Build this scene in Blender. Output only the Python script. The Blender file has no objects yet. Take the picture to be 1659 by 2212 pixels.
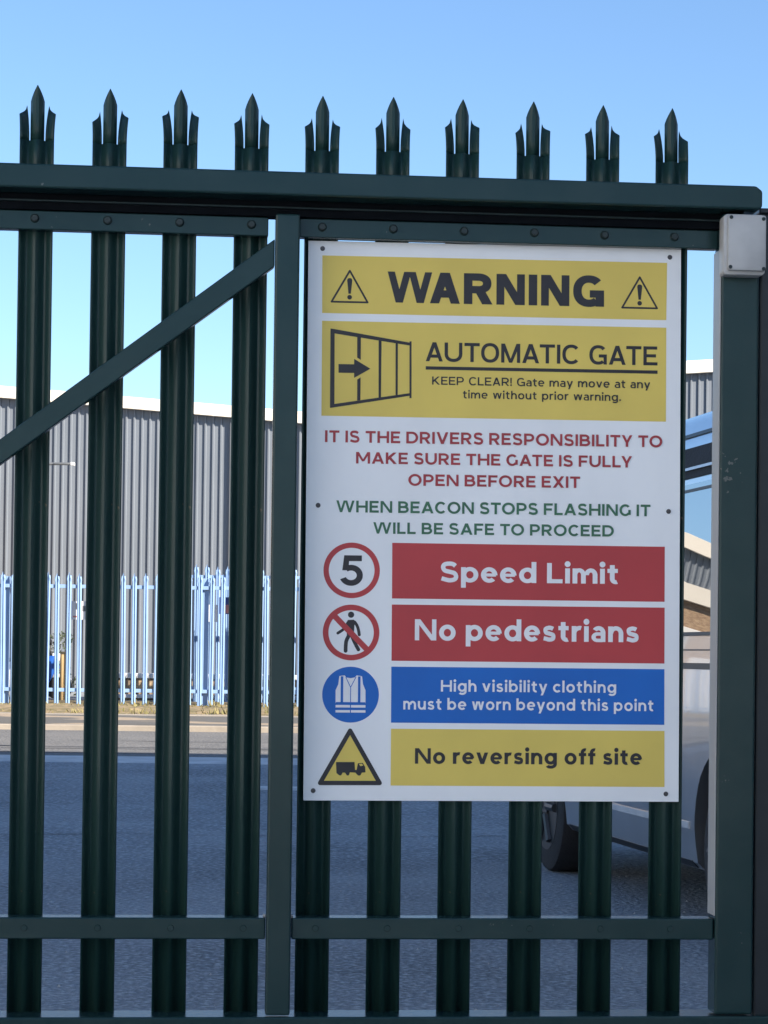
import bpy, bmesh, math, random
from mathutils import Vector, Matrix
from mathutils.geometry import tessellate_polygon
R = math.radians
sc = bpy.context.scene
COL = sc.collection
random.seed(7)

# ------------------------------------------------------------------ camera
PITCH, ROLL, EYE = 0.0177, 0.0125, 1.10
fw = Vector((0, math.cos(PITCH), math.sin(PITCH)))
r0 = Vector((1, 0, 0)); u0 = r0.cross(fw)
cr, sr = math.cos(ROLL), math.sin(ROLL)
rt = r0 * cr + u0 * sr; up = u0 * cr - r0 * sr
cam = bpy.data.cameras.new('camera')
cam.sensor_fit = 'HORIZONTAL'; cam.sensor_width = 36.0
cam.lens = 36.0 * 4920 / 1659          # short telephoto
cam.shift_y = 220.0 / 1659             # the photograph is a crop above the lens axis
cam.clip_start = 0.05; cam.clip_end = 3000
co = bpy.data.objects.new('camera', cam); COL.objects.link(co)
co.matrix_world = Matrix(((rt.x, up.x, -fw.x, 0), (rt.y, up.y, -fw.y, 0), (rt.z, up.z, -fw.z, EYE), (0, 0, 0, 1)))
sc.camera = co

# ------------------------------------------------------------------ sky, sun, exposure
SUN_EL, SUN_AZ = R(29), R(125)         # azimuth clockwise from +Y: behind the camera, to the right
world = bpy.data.worlds.new('World'); sc.world = world
world.use_nodes = True
wn = world.node_tree.nodes; wl = world.node_tree.links
bgn = wn['Background']
sky = wn.new('ShaderNodeTexSky'); sky.sky_type = 'NISHITA'; sky.sun_disc = False
sky.sun_elevation = SUN_EL; sky.sun_rotation = SUN_AZ
sky.air_density = 1.0; sky.dust_density = 0.3; sky.ozone_density = 5.2
wl.new(sky.outputs[0], bgn.inputs[0]); bgn.inputs[1].default_value = 0.083
sl = bpy.data.lights.new('sun', 'SUN'); sl.energy = 5.0; sl.angle = R(0.5); sl.color = (1.0, 0.90, 0.77)
so = bpy.data.objects.new('sun', sl); COL.objects.link(so)
sdir = Vector((math.sin(SUN_AZ) * math.cos(SUN_EL), math.cos(SUN_AZ) * math.cos(SUN_EL), math.sin(SUN_EL)))
so.rotation_euler = sdir.to_track_quat('Z', 'Y').to_euler(); so.location = sdir * 60
sc.view_settings.view_transform = 'Standard'; sc.view_settings.look = 'None'
sc.view_settings.gamma = 1.0; sc.view_settings.exposure = 1.4
sc.cycles.max_bounces = 8

# ------------------------------------------------------------------ materials
def mat(name, col, rough=0.5, metal=0.0, var=0.0, scale=8.0, col2=None, bump=0.0, bscale=60.0, coat=0.0, ior=1.5, stretch=(1, 1, 1), detail=5.0, lo=0.35, hi=0.65, chips=None):
    m = bpy.data.materials.new(name); m.use_nodes = True
    nt = m.node_tree; n = nt.nodes; l = nt.links; b = n['Principled BSDF']
    b.inputs['Base Color'].default_value = (*col, 1); b.inputs['Roughness'].default_value = rough
    b.inputs['Metallic'].default_value = metal; b.inputs['IOR'].default_value = ior
    b.inputs['Coat Weight'].default_value = coat; b.inputs['Coat Roughness'].default_value = 0.03
    tc = n.new('ShaderNodeTexCoord'); mp = n.new('ShaderNodeMapping'); mp.inputs['Scale'].default_value = stretch
    l.new(tc.outputs['Object'], mp.inputs[0])
    if col2 is None and var > 0: col2 = tuple(max(0, c * (1 - var)) for c in col)
    if col2 is not None:
        nz = n.new('ShaderNodeTexNoise'); nz.inputs['Scale'].default_value = scale; nz.inputs['Detail'].default_value = detail
        l.new(mp.outputs[0], nz.inputs['Vector'])
        rp = n.new('ShaderNodeValToRGB'); rp.color_ramp.elements[0].position = lo; rp.color_ramp.elements[1].position = hi
        rp.color_ramp.elements[0].color = (*col, 1); rp.color_ramp.elements[1].color = (*col2, 1)
        l.new(nz.outputs['Fac'], rp.inputs[0]); l.new(rp.outputs[0], b.inputs['Base Color'])
    if chips:
        nc = n.new('ShaderNodeTexNoise'); nc.inputs['Scale'].default_value = 85; nc.inputs['Detail'].default_value = 2
        ng = n.new('ShaderNodeTexNoise'); ng.inputs['Scale'].default_value = 6
        for q in (nc, ng): l.new(tc.outputs['Object'], q.inputs['Vector'])
        ml = n.new('ShaderNodeMath'); ml.operation = 'MULTIPLY'; l.new(nc.outputs['Fac'], ml.inputs[0]); l.new(ng.outputs['Fac'], ml.inputs[1])
        rc = n.new('ShaderNodeValToRGB'); rc.color_ramp.elements[0].position = .452; rc.color_ramp.elements[1].position = .48
        l.new(ml.outputs[0], rc.inputs[0])
        mc = n.new('ShaderNodeMix'); mc.data_type = 'RGBA'; l.new(rc.outputs[0], mc.inputs[0]); l.new(rp.outputs[0], mc.inputs[6]); mc.inputs[7].default_value = (*chips, 1)
        l.new(mc.outputs[2], b.inputs['Base Color'])
    if bump > 0:
        nb = n.new('ShaderNodeTexNoise'); nb.inputs['Scale'].default_value = bscale; nb.inputs['Detail'].default_value = 4
        l.new(mp.outputs[0], nb.inputs['Vector'])
        bp = n.new('ShaderNodeBump'); bp.inputs['Strength'].default_value = bump; bp.inputs['Distance'].default_value = 0.01
        l.new(nb.outputs['Fac'], bp.inputs['Height']); l.new(bp.outputs[0], b.inputs['Normal'])
    return m

def asphalt(name, c1, c2, c3):
    m = bpy.data.materials.new(name); m.use_nodes = True
    nt = m.node_tree; n = nt.nodes; l = nt.links; b = n['Principled BSDF']
    tc = n.new('ShaderNodeTexCoord')
    big = n.new('ShaderNodeTexNoise'); big.inputs['Scale'].default_value = 0.7; big.inputs['Detail'].default_value = 9; big.inputs['Roughness'].default_value = .62
    fine = n.new('ShaderNodeTexNoise'); fine.inputs['Scale'].default_value = 38; fine.inputs['Detail'].default_value = 3
    for q in (big, fine): l.new(tc.outputs['Object'], q.inputs['Vector'])
    r1 = n.new('ShaderNodeValToRGB'); r1.color_ramp.elements[0].position = .38; r1.color_ramp.elements[1].position = .62
    r1.color_ramp.elements[0].color = (*c1, 1); r1.color_ramp.elements[1].color = (*c2, 1)
    l.new(big.outputs['Fac'], r1.inputs[0])
    r2 = n.new('ShaderNodeValToRGB'); r2.color_ramp.elements[0].position = .46; r2.color_ramp.elements[1].position = .72
    l.new(fine.outputs['Fac'], r2.inputs[0])
    mx = n.new('ShaderNodeMix'); mx.data_type = 'RGBA'
    l.new(r2.outputs[0], mx.inputs[0]); l.new(r1.outputs[0], mx.inputs[6]); mx.inputs[7].default_value = (*c3, 1)
    l.new(mx.outputs[2], b.inputs['Base Color'])
    b.inputs['Roughness'].default_value = 0.85
    bp = n.new('ShaderNodeBump'); bp.inputs['Strength'].default_value = 1.0; bp.inputs['Distance'].default_value = .02
    l.new(fine.outputs['Fac'], bp.inputs['Height']); l.new(bp.outputs[0], b.inputs['Normal'])
    return m

M = {}
M['green'] = mat('green_gate_paint', (.010, .035, .036), .26, col2=(.020, .046, .046), scale=7, lo=.38, hi=.78, bump=.03, bscale=60, ior=1.36, chips=(.11, .12, .11))
M['green_pale'] = mat('green_pale_paint', (.010, .037, .034), .42, ior=1.4, chips=(.10, .085, .06), col2=(.022, .042, .032), scale=6, stretch=(1, 1, .12), bump=.03, bscale=120, lo=.42, hi=.8)
M['black_post'] = mat('dark_post_paint', (.012, .018, .022), .4, var=.4, scale=7, bump=.03, bscale=150)
M['bolt'] = mat('dark_bolt', (.009, .026, .027), .45, var=.4, scale=60)
M['board'] = mat('white_sign_board', (.86, .88, .88), .40, col2=(.75, .765, .77), scale=5, lo=.35, hi=.85, stretch=(1, 1, .45), bump=.03, bscale=40)
M['yellow'] = mat('yellow_print', (.78, .60, .13), .40, col2=(.71, .545, .12), scale=5, ior=1.38, bump=.03, bscale=40)
M['red'] = mat('red_print', (.50, .055, .060), .40, col2=(.45, .050, .055), scale=5, ior=1.38, bump=.03, bscale=40)
M['blue'] = mat('blue_print', (.010, .145, .54), .40, col2=(.010, .125, .48), scale=5, ior=1.38, bump=.03, bscale=40)
M['ink'] = mat('black_print', (.020, .017, .022), .45, var=.3, scale=20)
M['redink'] = mat('red_lettering', (.40, .036, .045), .45, var=.15, scale=12)
M['greenink'] = mat('green_lettering', (.045, .165, .085), .45, var=.2, scale=12)
M['white'] = mat('white_print', (.84, .84, .85), .42, var=.06, scale=10)
M['screw'] = mat('weathered_screw', (.10, .095, .10), .45, metal=.6, var=.5, scale=200)
M['plastic'] = mat('grey_white_plastic', (.46, .47, .46), .45, col2=(.38, .385, .38), scale=14, bump=.05, bscale=90)
M['silver'] = mat('silver_car_paint', (.46, .47, .48), .28, metal=.85, var=.06, scale=6, coat=1.0)
M['glass'] = mat('dark_car_glass', (.012, .018, .020), .01, ior=5.0, var=.2, scale=3)
M['trim'] = mat('black_car_trim', (.012, .012, .013), .45, var=.3, scale=30)
M['rubber'] = mat('tyre_rubber', (.018, .018, .020), .8, var=.3, scale=30, bump=.3, bscale=90)
M['alloy'] = mat('wheel_alloy', (.05, .052, .055), .45, metal=.5, var=.15, scale=20)
M['lamp_red'] = mat('red_lamp_lens', (.30, .012, .012), .15, var=.2, scale=30)
M['lamp_clear'] = mat('clear_lamp_lens', (.60, .62, .64), .1, var=.1, scale=30)
M['yard'] = asphalt('yard_asphalt', (.130, .146, .158), (.225, .247, .264), (.40, .43, .45))
M['road'] = asphalt('road_asphalt', (.105, .105, .102), (.140, .137, .130), (.22, .21, .20))
M['pave'] = mat('pavement_tarmac', (.30, .235, .165), .9, col2=(.10, .095, .085), scale=.5, lo=.40, hi=.47, bump=.3, bscale=40, stretch=(1, 2.2, 1))
M['gutter'] = mat('worn_concrete_channel', (.60, .59, .57), .85, var=.25, scale=4, bump=.2, bscale=30)
M['kerb'] = mat('kerb_stone', (.34, .295, .24), .85, var=.3, scale=3, bump=.2, bscale=40)
M['soil'] = mat('verge_soil', (.26, .19, .11), .95, col2=(.13, .11, .05), scale=7, bump=.6, bscale=20)
M['paint_line'] = mat('worn_white_paint', (.62, .62, .60), .7, col2=(.25, .25, .25), scale=14, lo=.45, hi=.75)
M['fence_blue'] = mat('blue_fence_paint', (.25, .385, .60), .42, var=.12, scale=4)
M['clad'] = mat('grey_cladding', (.158, .178, .205), .42, col2=(.143, .162, .188), scale=.7, bump=.03, bscale=6)
M['fascia'] = mat('cream_fascia', (.78, .72, .62), .5, var=.05, scale=2)
M['roof'] = mat('grey_roof_sheet', (.25, .25, .26), .6, var=.15, scale=1)
M['pipe'] = mat('grey_downpipe', (.13, .14, .15), .5, var=.2, scale=4)
M['whitewall'] = mat('white_coping', (.78, .76, .72), .8, var=.1, scale=3)
M['stone'] = mat('rubble_wall', (.46, .33, .20), .9, col2=(.14, .11, .09), scale=7, lo=.45, hi=.62, bump=.6, bscale=12)
M['timber'] = mat('pale_timber', (.50, .34, .16), .85, var=.3, scale=5, stretch=(3, 3, .4))
M['rear_wall'] = mat('unit_cladding', (.62, .63, .65), .55, var=.08, scale=.4)
M['weed'] = mat('dry_weeds', (.13, .125, .04), .8, col2=(.24, .20, .09), scale=9)
M['poster_white'] = mat('poster_white', (.72, .70, .68), .6, var=.06, scale=10)
M['poster_pink'] = mat('poster_pink', (.55, .22, .20), .6, var=.2, scale=10)
M['poster_navy'] = mat('poster_navy', (.03, .06, .22), .6, var=.2, scale=10)
M['scooter_blue'] = mat('scooter_blue', (.02, .10, .40), .3, var=.15, scale=8)
M['scooter_white'] = mat('scooter_white', (.75, .75, .74), .3, var=.05, scale=8)
M['bounce_sheet'] = mat('bounce_concrete', (.58, .57, .55), .85, var=.12, scale=1.5, bump=.2, bscale=30)
M['bounce_white'] = mat('white_bounce_wall', (.56, .57, .60), .8, var=.06, scale=1.2, bump=.1, bscale=20)
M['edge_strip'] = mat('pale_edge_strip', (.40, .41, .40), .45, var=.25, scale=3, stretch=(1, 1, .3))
M['track'] = mat('recess_shade_track', (.003, .005, .008), .8, ior=1.2, var=.3, scale=12)  # near-black colour paints in the recess shade below the top beam
M['streak_crack'] = mat('dark_shadow_streak_crack', (.035, .035, .04), .6, var=.3, scale=5)  # shared by the painted shadow streaks on the road and the yard cracks
M['leaf'] = mat('dark_leaves', (.03, .045, .02), .6, var=.5, scale=6)
M['grit'] = mat('pale_grit', (.42, .42, .41), .9, var=.4, scale=40)
M['brick'] = mat('reflection_tan_brick', (.42, .30, .19), .85, col2=(.26, .17, .11), scale=9, stretch=(1, 1, 3), bump=.3, bscale=25)
M['galv'] = mat('galvanised_steel', (.36, .37, .38), .5, metal=.3, var=.15, scale=6)

# ------------------------------------------------------------------ mesh helpers
class MB:
    def __init__(s): s.bm = bmesh.new()
    def box(s, x0, x1, y0, y1, z0, z1, bev=0.0, seg=2):
        b = bmesh.new()
        vs = [b.verts.new((x, y, z)) for x in (x0, x1) for y in (y0, y1) for z in (z0, z1)]
        for f in ((0, 1, 3, 2), (4, 6, 7, 5), (0, 4, 5, 1), (2, 3, 7, 6), (0, 2, 6, 4), (1, 5, 7, 3)):
            b.faces.new([vs[i] for i in f])
        if bev > 0: bmesh.ops.bevel(b, geom=b.edges[:], offset=bev, segments=seg, profile=.5, affect='EDGES')
        s.add(b); return s
    def add(s, b, mtx=None):
        me = bpy.data.meshes.new('t'); b.to_mesh(me); b.free()
        if mtx: me.transform(mtx)
        s.bm.from_mesh(me); bpy.data.meshes.remove(me)
    def prism(s, pts, y0, y1, bev=0.0):            # outline in (x,z), front at y0 (towards camera), back at y1
        b = bmesh.new()
        A = [b.verts.new((x, y0, z)) for x, z in pts]; B = [b.verts.new((x, y1, z)) for x, z in pts]
        n = len(pts)
        b.faces.new(A); b.faces.new(B[::-1])
        for i in range(n): b.faces.new((A[i], B[i], B[(i + 1) % n], A[(i + 1) % n]))
        bmesh.ops.recalc_face_normals(b, faces=b.faces[:])
        if bev > 0: bmesh.ops.bevel(b, geom=b.edges[:], offset=bev, segments=2, profile=.5, affect='EDGES')
        s.add(b); return s
    def cyl(s, p0, p1, r, n=20, r2=None, bev=0.0):
        p0 = Vector(p0); p1 = Vector(p1); d = p1 - p0; b = bmesh.new()
        bmesh.ops.create_cone(b, cap_ends=True, segments=n, radius1=r, radius2=r if r2 is None else r2, depth=d.length)
        if bev > 0:
            es = [e for e in b.edges if abs(e.verts[0].co.z - e.verts[1].co.z) < 1e-6]
            bmesh.ops.bevel(b, geom=es, offset=bev, segments=2, profile=.5, affect='EDGES')
        s.add(b, Matrix.Translation((p0 + p1) / 2) @ d.to_track_quat('Z', 'Y').to_matrix().to_4x4()); return s
    def tube(s, pts, r, n=10):
        for a, b in zip(pts, pts[1:]): s.cyl(a, b, r, n)
        return s
    def quad(s, pts):
        s.bm.faces.new([s.bm.verts.new(p) for p in pts]); return s
    def build(s, name, m, parent=None, smooth=False):
        me = bpy.data.meshes.new(name); bmesh.ops.recalc_face_normals(s.bm, faces=s.bm.faces[:])
        s.bm.to_mesh(me); s.bm.free()
        return link(name, me, m, parent, smooth)

def link(name, me, m, parent=None, smooth=False):
    me.materials.clear(); me.materials.append(m)
    if smooth:
        for p in me.polygons: p.use_smooth = True
        try: me.set_sharp_from_angle(angle=R(35))
        except Exception: pass
    o = bpy.data.objects.new(name, me); COL.objects.link(o)
    if parent: o.parent = parent
    return o

def tag(o, label=None, cat=None, group=None, kind=None):
    if label: o['label'] = label
    if cat: o['category'] = cat
    if group: o['group'] = group
    if kind: o['kind'] = kind
    return o

def empty(name, loc, rz=0.0):
    o = bpy.data.objects.new(name, None); COL.objects.link(o); o.empty_display_size = .1
    o.location = loc; o.rotation_euler = (0, 0, rz); return o

# ------------------------------------------------------------------ ground
def gz(y):                                   # ground height along the view
    P = [(-400, 0), (12, 0), (20, .17), (27, .15), (27.001, .15), (30, .22), (31, .34), (33, .42), (60, .45), (600, .45)]
    for (a, za), (b, zb) in zip(P, P[1:]):
        if a <= y <= b: return za + (zb - za) * (y - a) / (b - a)
    return .45
def sheet(name, x0, x1, ys, dz, m, kind='structure'):
    mb = MB()
    if dz: mb.quad([(x0, ys[0] - .04, gz(ys[0]) - .003), (x1, ys[0] - .04, gz(ys[0]) - .003), (x1, ys[0], gz(ys[0]) + dz), (x0, ys[0], gz(ys[0]) + dz)])
    for a, b in zip(ys, ys[1:]):
        mb.quad([(x0, a, gz(a) + dz), (x1, a, gz(a) + dz), (x1, b, gz(b) + dz), (x0, b, gz(b) + dz)])
    bmesh.ops.remove_doubles(mb.bm, verts=mb.bm.verts[:], dist=1e-5)
    return tag(mb.build(name, m), kind=kind)
sheet('ground', -400, 400, [-300, 0, 6, 12, 16, 20, 24, 27, 30, 31, 33, 60, 600], 0, M['yard'])
sheet('road', -120, 120, [19.98, 20.2, 22, 24, 26.9], .006, M['road'])
sheet('gutter', -120, 120, [19.30, 19.65, 19.98], .008, M['gutter'])
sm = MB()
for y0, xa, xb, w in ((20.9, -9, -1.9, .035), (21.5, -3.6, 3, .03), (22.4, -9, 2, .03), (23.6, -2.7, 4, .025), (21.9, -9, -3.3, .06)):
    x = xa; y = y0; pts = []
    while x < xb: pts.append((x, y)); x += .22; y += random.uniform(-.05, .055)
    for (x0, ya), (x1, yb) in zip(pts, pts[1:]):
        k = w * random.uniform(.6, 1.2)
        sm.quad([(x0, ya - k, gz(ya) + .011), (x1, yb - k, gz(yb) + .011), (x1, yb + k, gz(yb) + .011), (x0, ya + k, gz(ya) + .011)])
tag(sm.build('shadow_streak', M['streak_crack']), kind='structure')  # thin cast-shadow streaks on the road, painted as dark strips
kb = MB(); kx = -40.0
while kx < 40: kb.box(kx, kx + .91, 26.9, 27.06, .05, .225 + random.uniform(-.004, .004), .012); kx += .915
tag(kb.build('kerb', M['kerb']), kind='structure')
pv = MB()
for a, b in ((27.06, 28.2), (28.2, 29.2)):
    za = .222 + (a - 27) * .025; zb = .222 + (b - 27) * .025
    pv.quad([(-60, a, za), (60, a, za), (60, b, zb), (-60, b, zb)])
tag(pv.build('pavement', M['pave']), kind='structure')
ek = MB(); kx = -20.0
while kx < 12: ek.box(kx, kx + .912, 29.2, 29.6, .1, .283 + random.uniform(-.004, .004), .01); kx += .915
tag(ek.build('edging', M['kerb']), kind='structure')
vg = MB()
for i in range(240):
    x0 = -20 + i * .14
    ys = [29.6, 30.0, 30.5, 31.0, 31.7]; zs = [.27, .30, .325, .35, .40]
    for k in range(4):
        vg.quad([(x0, ys[k], zs[k] + .006), (x0 + .14, ys[k], zs[k] + .006), (x0 + .14, ys[k + 1], zs[k + 1] + .006), (x0, ys[k + 1], zs[k + 1] + .006)])
bmesh.ops.remove_doubles(vg.bm, verts=vg.bm.verts[:], dist=1e-4)
for v in vg.bm.verts: v.co.z += random.uniform(0, .035) if 29.7 < v.co.y < 31.6 else 0
tag(vg.build('verge', M['soil']), kind='structure')
wd = MB()
for i in range(2600):
    x = random.uniform(-8, 6); y = random.choice((random.gauss(30.85, .12), random.gauss(29.75, .08)))
    z = .27 + (y - 29.6) * .065; h = random.uniform(.02, .10) * (1.0 if math.sin(x * 3.1) + math.sin(x * 7.7) > -.3 else .45); a = random.uniform(0, 6.28); w = random.uniform(.006, .018)
    dx, dy = math.cos(a) * w, math.sin(a) * w; t = random.uniform(-.05, .05)
    wd.quad([(x - dx, y - dy, z), (x + dx, y + dy, z), (x + dx * .3 + t, y + dy * .3, z + h), (x - dx * .3 + t, y - dy * .3, z + h * .9)])
tag(wd.build('weeds', M['weed']), label='dry yellowish weeds growing along the foot of the blue fence', cat='weeds', kind='stuff')
sheet('road_marking', -1.05, -.55, [16.66, 16.84], .012, M['paint_line'])

ap = MB(); ap.quad([(-60, -60, .006), (30, -60, .006), (30, 3.2, .006), (-60, 3.2, .006)])
tag(ap.build('bounce_apron', M['bounce_sheet']), kind='structure')  # pale sheet added out of view to bounce sunlight up at the gate

gr = MB()
for i in range(420):
    y = random.uniform(5.5, 18) ; x = random.uniform(-.19, .17) * y; z = gz(y); r = random.uniform(.003, .009)
    a = random.uniform(0, 6.28); P = [(x + r * math.cos(a + k * 2.09), y + r * math.sin(a + k * 2.09), z - .002) for k in range(3)]; T = (x, y, z + r * .9)
    for k in range(3): gr.quad([P[k], P[(k + 1) % 3], T])
tag(gr.build('grit', M['grit']), label='loose pale grit scattered on the yard asphalt behind the gate', cat='grit', kind='stuff')
ck = MB()
for y0, xa, xb, w in ((6.9, -1.6, .9, .005), (9.6, -2.2, 1.6, .007), (13.2, -3.0, 2.2, .009), (7.9, -.2, 1.4, .004)):
    x = xa; y = y0; pts = []
    while x < xb: pts.append((x, y)); x += random.uniform(.05, .12); y += random.uniform(-.05, .05)
    for (x0, ya), (x1, yb) in zip(pts, pts[1:]):
        k = w * random.uniform(.4, 1.3)
        ck.quad([(x0, ya - k, gz(ya) + .004), (x1, yb - k, gz(yb) + .004), (x1, yb + k, gz(yb) + .004), (x0, ya + k, gz(ya) + .004)])
tag(ck.build('yard_crack', M['streak_crack']), kind='structure')

# ------------------------------------------------------------------ the sliding gate
GX, GY, PSI = -0.7394, 4.7529, 0.0893
gate = empty('sliding_gate', (GX, GY, 0), PSI)
tag(gate, 'dark green steel palisade sliding gate with triple pointed pales and diagonal brace', 'gate')

def pale_mesh(seed, bl, br):
    """W-section pale, 70 mm wide, split at the top into a middle point and two side leaves bent backwards."""
    rnd = random.Random(seed)
    def prof(x):
        a = abs(x) / .035
        return .001 + .0075 * (1 - math.cos(a * 2 * math.pi * .93)) if a < 1 else .002
    Z0, ZT = .330, 2.283
    zs = [Z0, .9, 1.5, 1.9, 2.05, 2.12, ZT - .115]
    xs = [-.035 + .07 * i / 20 for i in range(21)]
    mb = MB(); bm = mb.bm
    rows = [[bm.verts.new((x, prof(x), z)) for x in xs] for z in zs]
    for a, b in zip(rows, rows[1:]):
        for i in range(20): bm.faces.new((a[i], a[i + 1], b[i + 1], b[i]))
    zb = zs[-1]; cw = .0135
    jl = {k: rnd.uniform(-.005, .004) for k in (-1, 1)}; jo = {k: rnd.uniform(-.006, .006) for k in (-1, 1)}; bl += rnd.uniform(-.006, .008); br += rnd.uniform(-.006, .008)
    # middle point
    def strip(cols):                           # list of rows of points
        vr = [[bm.verts.new(p) for p in row] for row in cols]
        for a, b in zip(vr, vr[1:]):
            for i in range(len(a) - 1): bm.faces.new((a[i], a[i + 1], b[i + 1], b[i]))
    rowsC = []
    for t in (0, .3, .72, .80, .86, .92, .97, 1.0):
        z = zb + .115 * t
        s = 1.0 if t <= .72 else max(.02, 1 - ((t - .72) / .28) ** 1.25)
        rowsC.append([(cw * s * q, prof(cw * s * q) + .004 * t, z) for q in (-1, -.6, -.2, .2, .6, 1)])
    strip(rowsC)
    for side, bend in ((-1, bl), (1, br)):
        rowsL = []
        for t in (0, .2, .4, .6, .8, 1.0):
            row = []
            for q in (0, .25, .5, .75, 1.0):
                x = .0166 + (.035 - .0166) * q
                top = .078 + jl[side] - (.024 + jo[side]) * (q ** .6)            # inner tip high, outer corner low, concave between
                z = zb - .001 + top * t
                k = max(0, (z - zb) / .078)
                xx = x + .0055 * k * k * (1 - .3 * q) * (.6 + .6 * bend / .024)
                row.append((side * xx, prof(x) + bend * k ** 1.6, z))
            rowsL.append(row)
        strip(rowsL)
    me = bpy.data.meshes.new('pale')
    bmesh.ops.recalc_face_normals(bm, faces=bm.faces[:]); bm.to_mesh(me); bm.free()
    o = link('pale', me, M['green_pale'], gate, True)
    md = o.modifiers.new('thickness', 'SOLIDIFY'); md.thickness = .0026; md.offset = 0
    return o
DU = [.0002, .0005, .0003, .0004, -.001, -.0009, -.0006, -.0005, .0003, .0012]
BENDS = [(.022, .020), (.020, .026), (.026, .022), (.014, .020), (.026, .026), (.018, .021), (.020, .020), (.022, .018), (.024, .030), (.026, .030)]
for i in range(-3, 10):
    o = pale_mesh(i, *(BENDS[i] if i >= 0 else (.022, .022)))
    o.location = (.15 * i + (DU[i] if i >= 0 else 0), 0, random.uniform(-.003, .003))
    o.rotation_euler = (0, R(random.uniform(-.035, .035)), R(random.uniform(-2.5, 2.5)))
UL = -.62
MB().prism([(UL, 2.047), (1.5175, 2.047), (1.5235, 2.053), (1.5235, 2.086), (1.510, 2.0965), (UL, 2.0965)], -.105, -.036, .004).build('top_beam', M['green'], gate)
MB().box(UL, 1.500, -.040, -.0359, 2.0145, 2.0465, .001).box(UL, 1.500, -.0357, -.0015, 2.0145, 2.085, .001).build('guide_track', M['track'], gate)
MB().box(UL, 1.500, -.050, -.0405, 2.0300, 2.0338, .0015).build('track_lip', M['bolt'], gate)
for a, b in ((UL, .486), (.552, 1.446)):
    MB().box(a, b, -.030, -.002, 1.9745, 2.0140, .002).build('upper_rail', M['green'], gate)
for i in range(-3, 10):
    z = 1.997 + random.uniform(-.001, .001); x = .15 * i + (DU[i] if i >= 0 else 0)
    mb = MB(); mb.cyl((x, -.0305, z), (x, -.0345, z), .0095, 18, r2=.007); mb.cyl((x, -.0345, z), (x, -.0385, z), .0062, 6)
    mb.build('bolt', M['bolt'], gate)
for a, b in ((UL, .498), (.552, 1.444)):
    MB().box(a, b, -.058, -.003, .505, .5495, .003).build('lower_rail', M['green'], gate)
for i in range(-3, 10):
    x = .15 * i + .002
    if .49 < x < .56: continue
    MB().cyl((x, -.0585, .528), (x, -.0605, .528), .007, 14, r2=.006).build('rivet', M['green'], gate)
MB().box(.4996, .5505, -.069, -.0305, .349, 2.0155, .004).build('stile', M['green'], gate)
MB().prism([(.4985, 1.9635), (.4985, 1.906), (UL, 1.031), (UL, 1.089)][::1] if False else [(.4985, 1.9635), (.4985, 1.906), (-.0617, 1.481), (UL, 1.057), (UL, 1.1095), (-.0617, 1.5337)], -.060, -.0315, .0025).build('diagonal_brace', M['green'], gate)
MB().box(UL, 1.60, -.068, .028, .205, .3455, .004).build('bottom_beam', M['green'], gate)
MB().box(1.4465, 1.5275, -.067, .001, .349, 2.044, .005, 3).build('end_stile', M['green'], gate)
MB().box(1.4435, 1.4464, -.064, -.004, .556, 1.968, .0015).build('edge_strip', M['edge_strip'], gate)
for x in (.497, .553): # weld beads where rails meet the stiles
    MB().box(x - .003, x + .003, -.05, -.02, .549, .556, .002).build('weld', M['galv'], gate, True)

# receiving post at the right
gp = empty('gate_post', (GX + math.cos(PSI) * 1.60 + .0, GY + math.sin(PSI) * 1.60, 0), PSI)
tag(gp, 'dark receiving post standing right behind the closing end of the green gate', 'post')
MB().box(-.066, .085, -.045, .10, 0, 2.050, .006).build('shaft', M['black_post'], gp)
MB().box(-.0685, .0875, -.0475, .1025, 2.0503, 2.062, .003).build('cap', M['black_post'], gp)

# junction box on the end stile
jb = empty('junction_box', (GX + math.cos(PSI) * 1.4845 + math.sin(PSI) * .0675, GY + math.sin(PSI) * 1.4845 - math.cos(PSI) * .0675, 1.9075), PSI)
tag(jb, 'small off white plastic junction box screwed to top of gate end', 'junction box')
def rrect(x0, x1, z0, z1, r, n=6):
    P = []
    for cx, cz, a in ((x1 - r, z0 + r, -90), (x1 - r, z1 - r, 0), (x0 + r, z1 - r, 90), (x0 + r, z0 + r, 180)):
        for k in range(n + 1):
            t = R(a + 90 * k / n); P.append((cx + r * math.cos(t), cz + r * math.sin(t)))
    return P
MB().prism(rrect(-.0445, .0445, 0, .1275, .009), -.040, 0, .0015).build('case', M['plastic'], jb, True)
MB().prism(rrect(-.0375, .0435, .0075, .1245, .006), -.052, -.0405, .002).build('lid', M['plastic'], jb, True)
for x, z in ((-.0325, .0140), (.0385, .0115), (-.0315, .1185), (.0375, .1165)):
    MB().cyl((x, -.0522, z), (x, -.0532, z), .0040, 16).cyl((x, -.0532, z), (x, -.0538, z), .0026, 6).build('screw', M['bolt'], jb)

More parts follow.
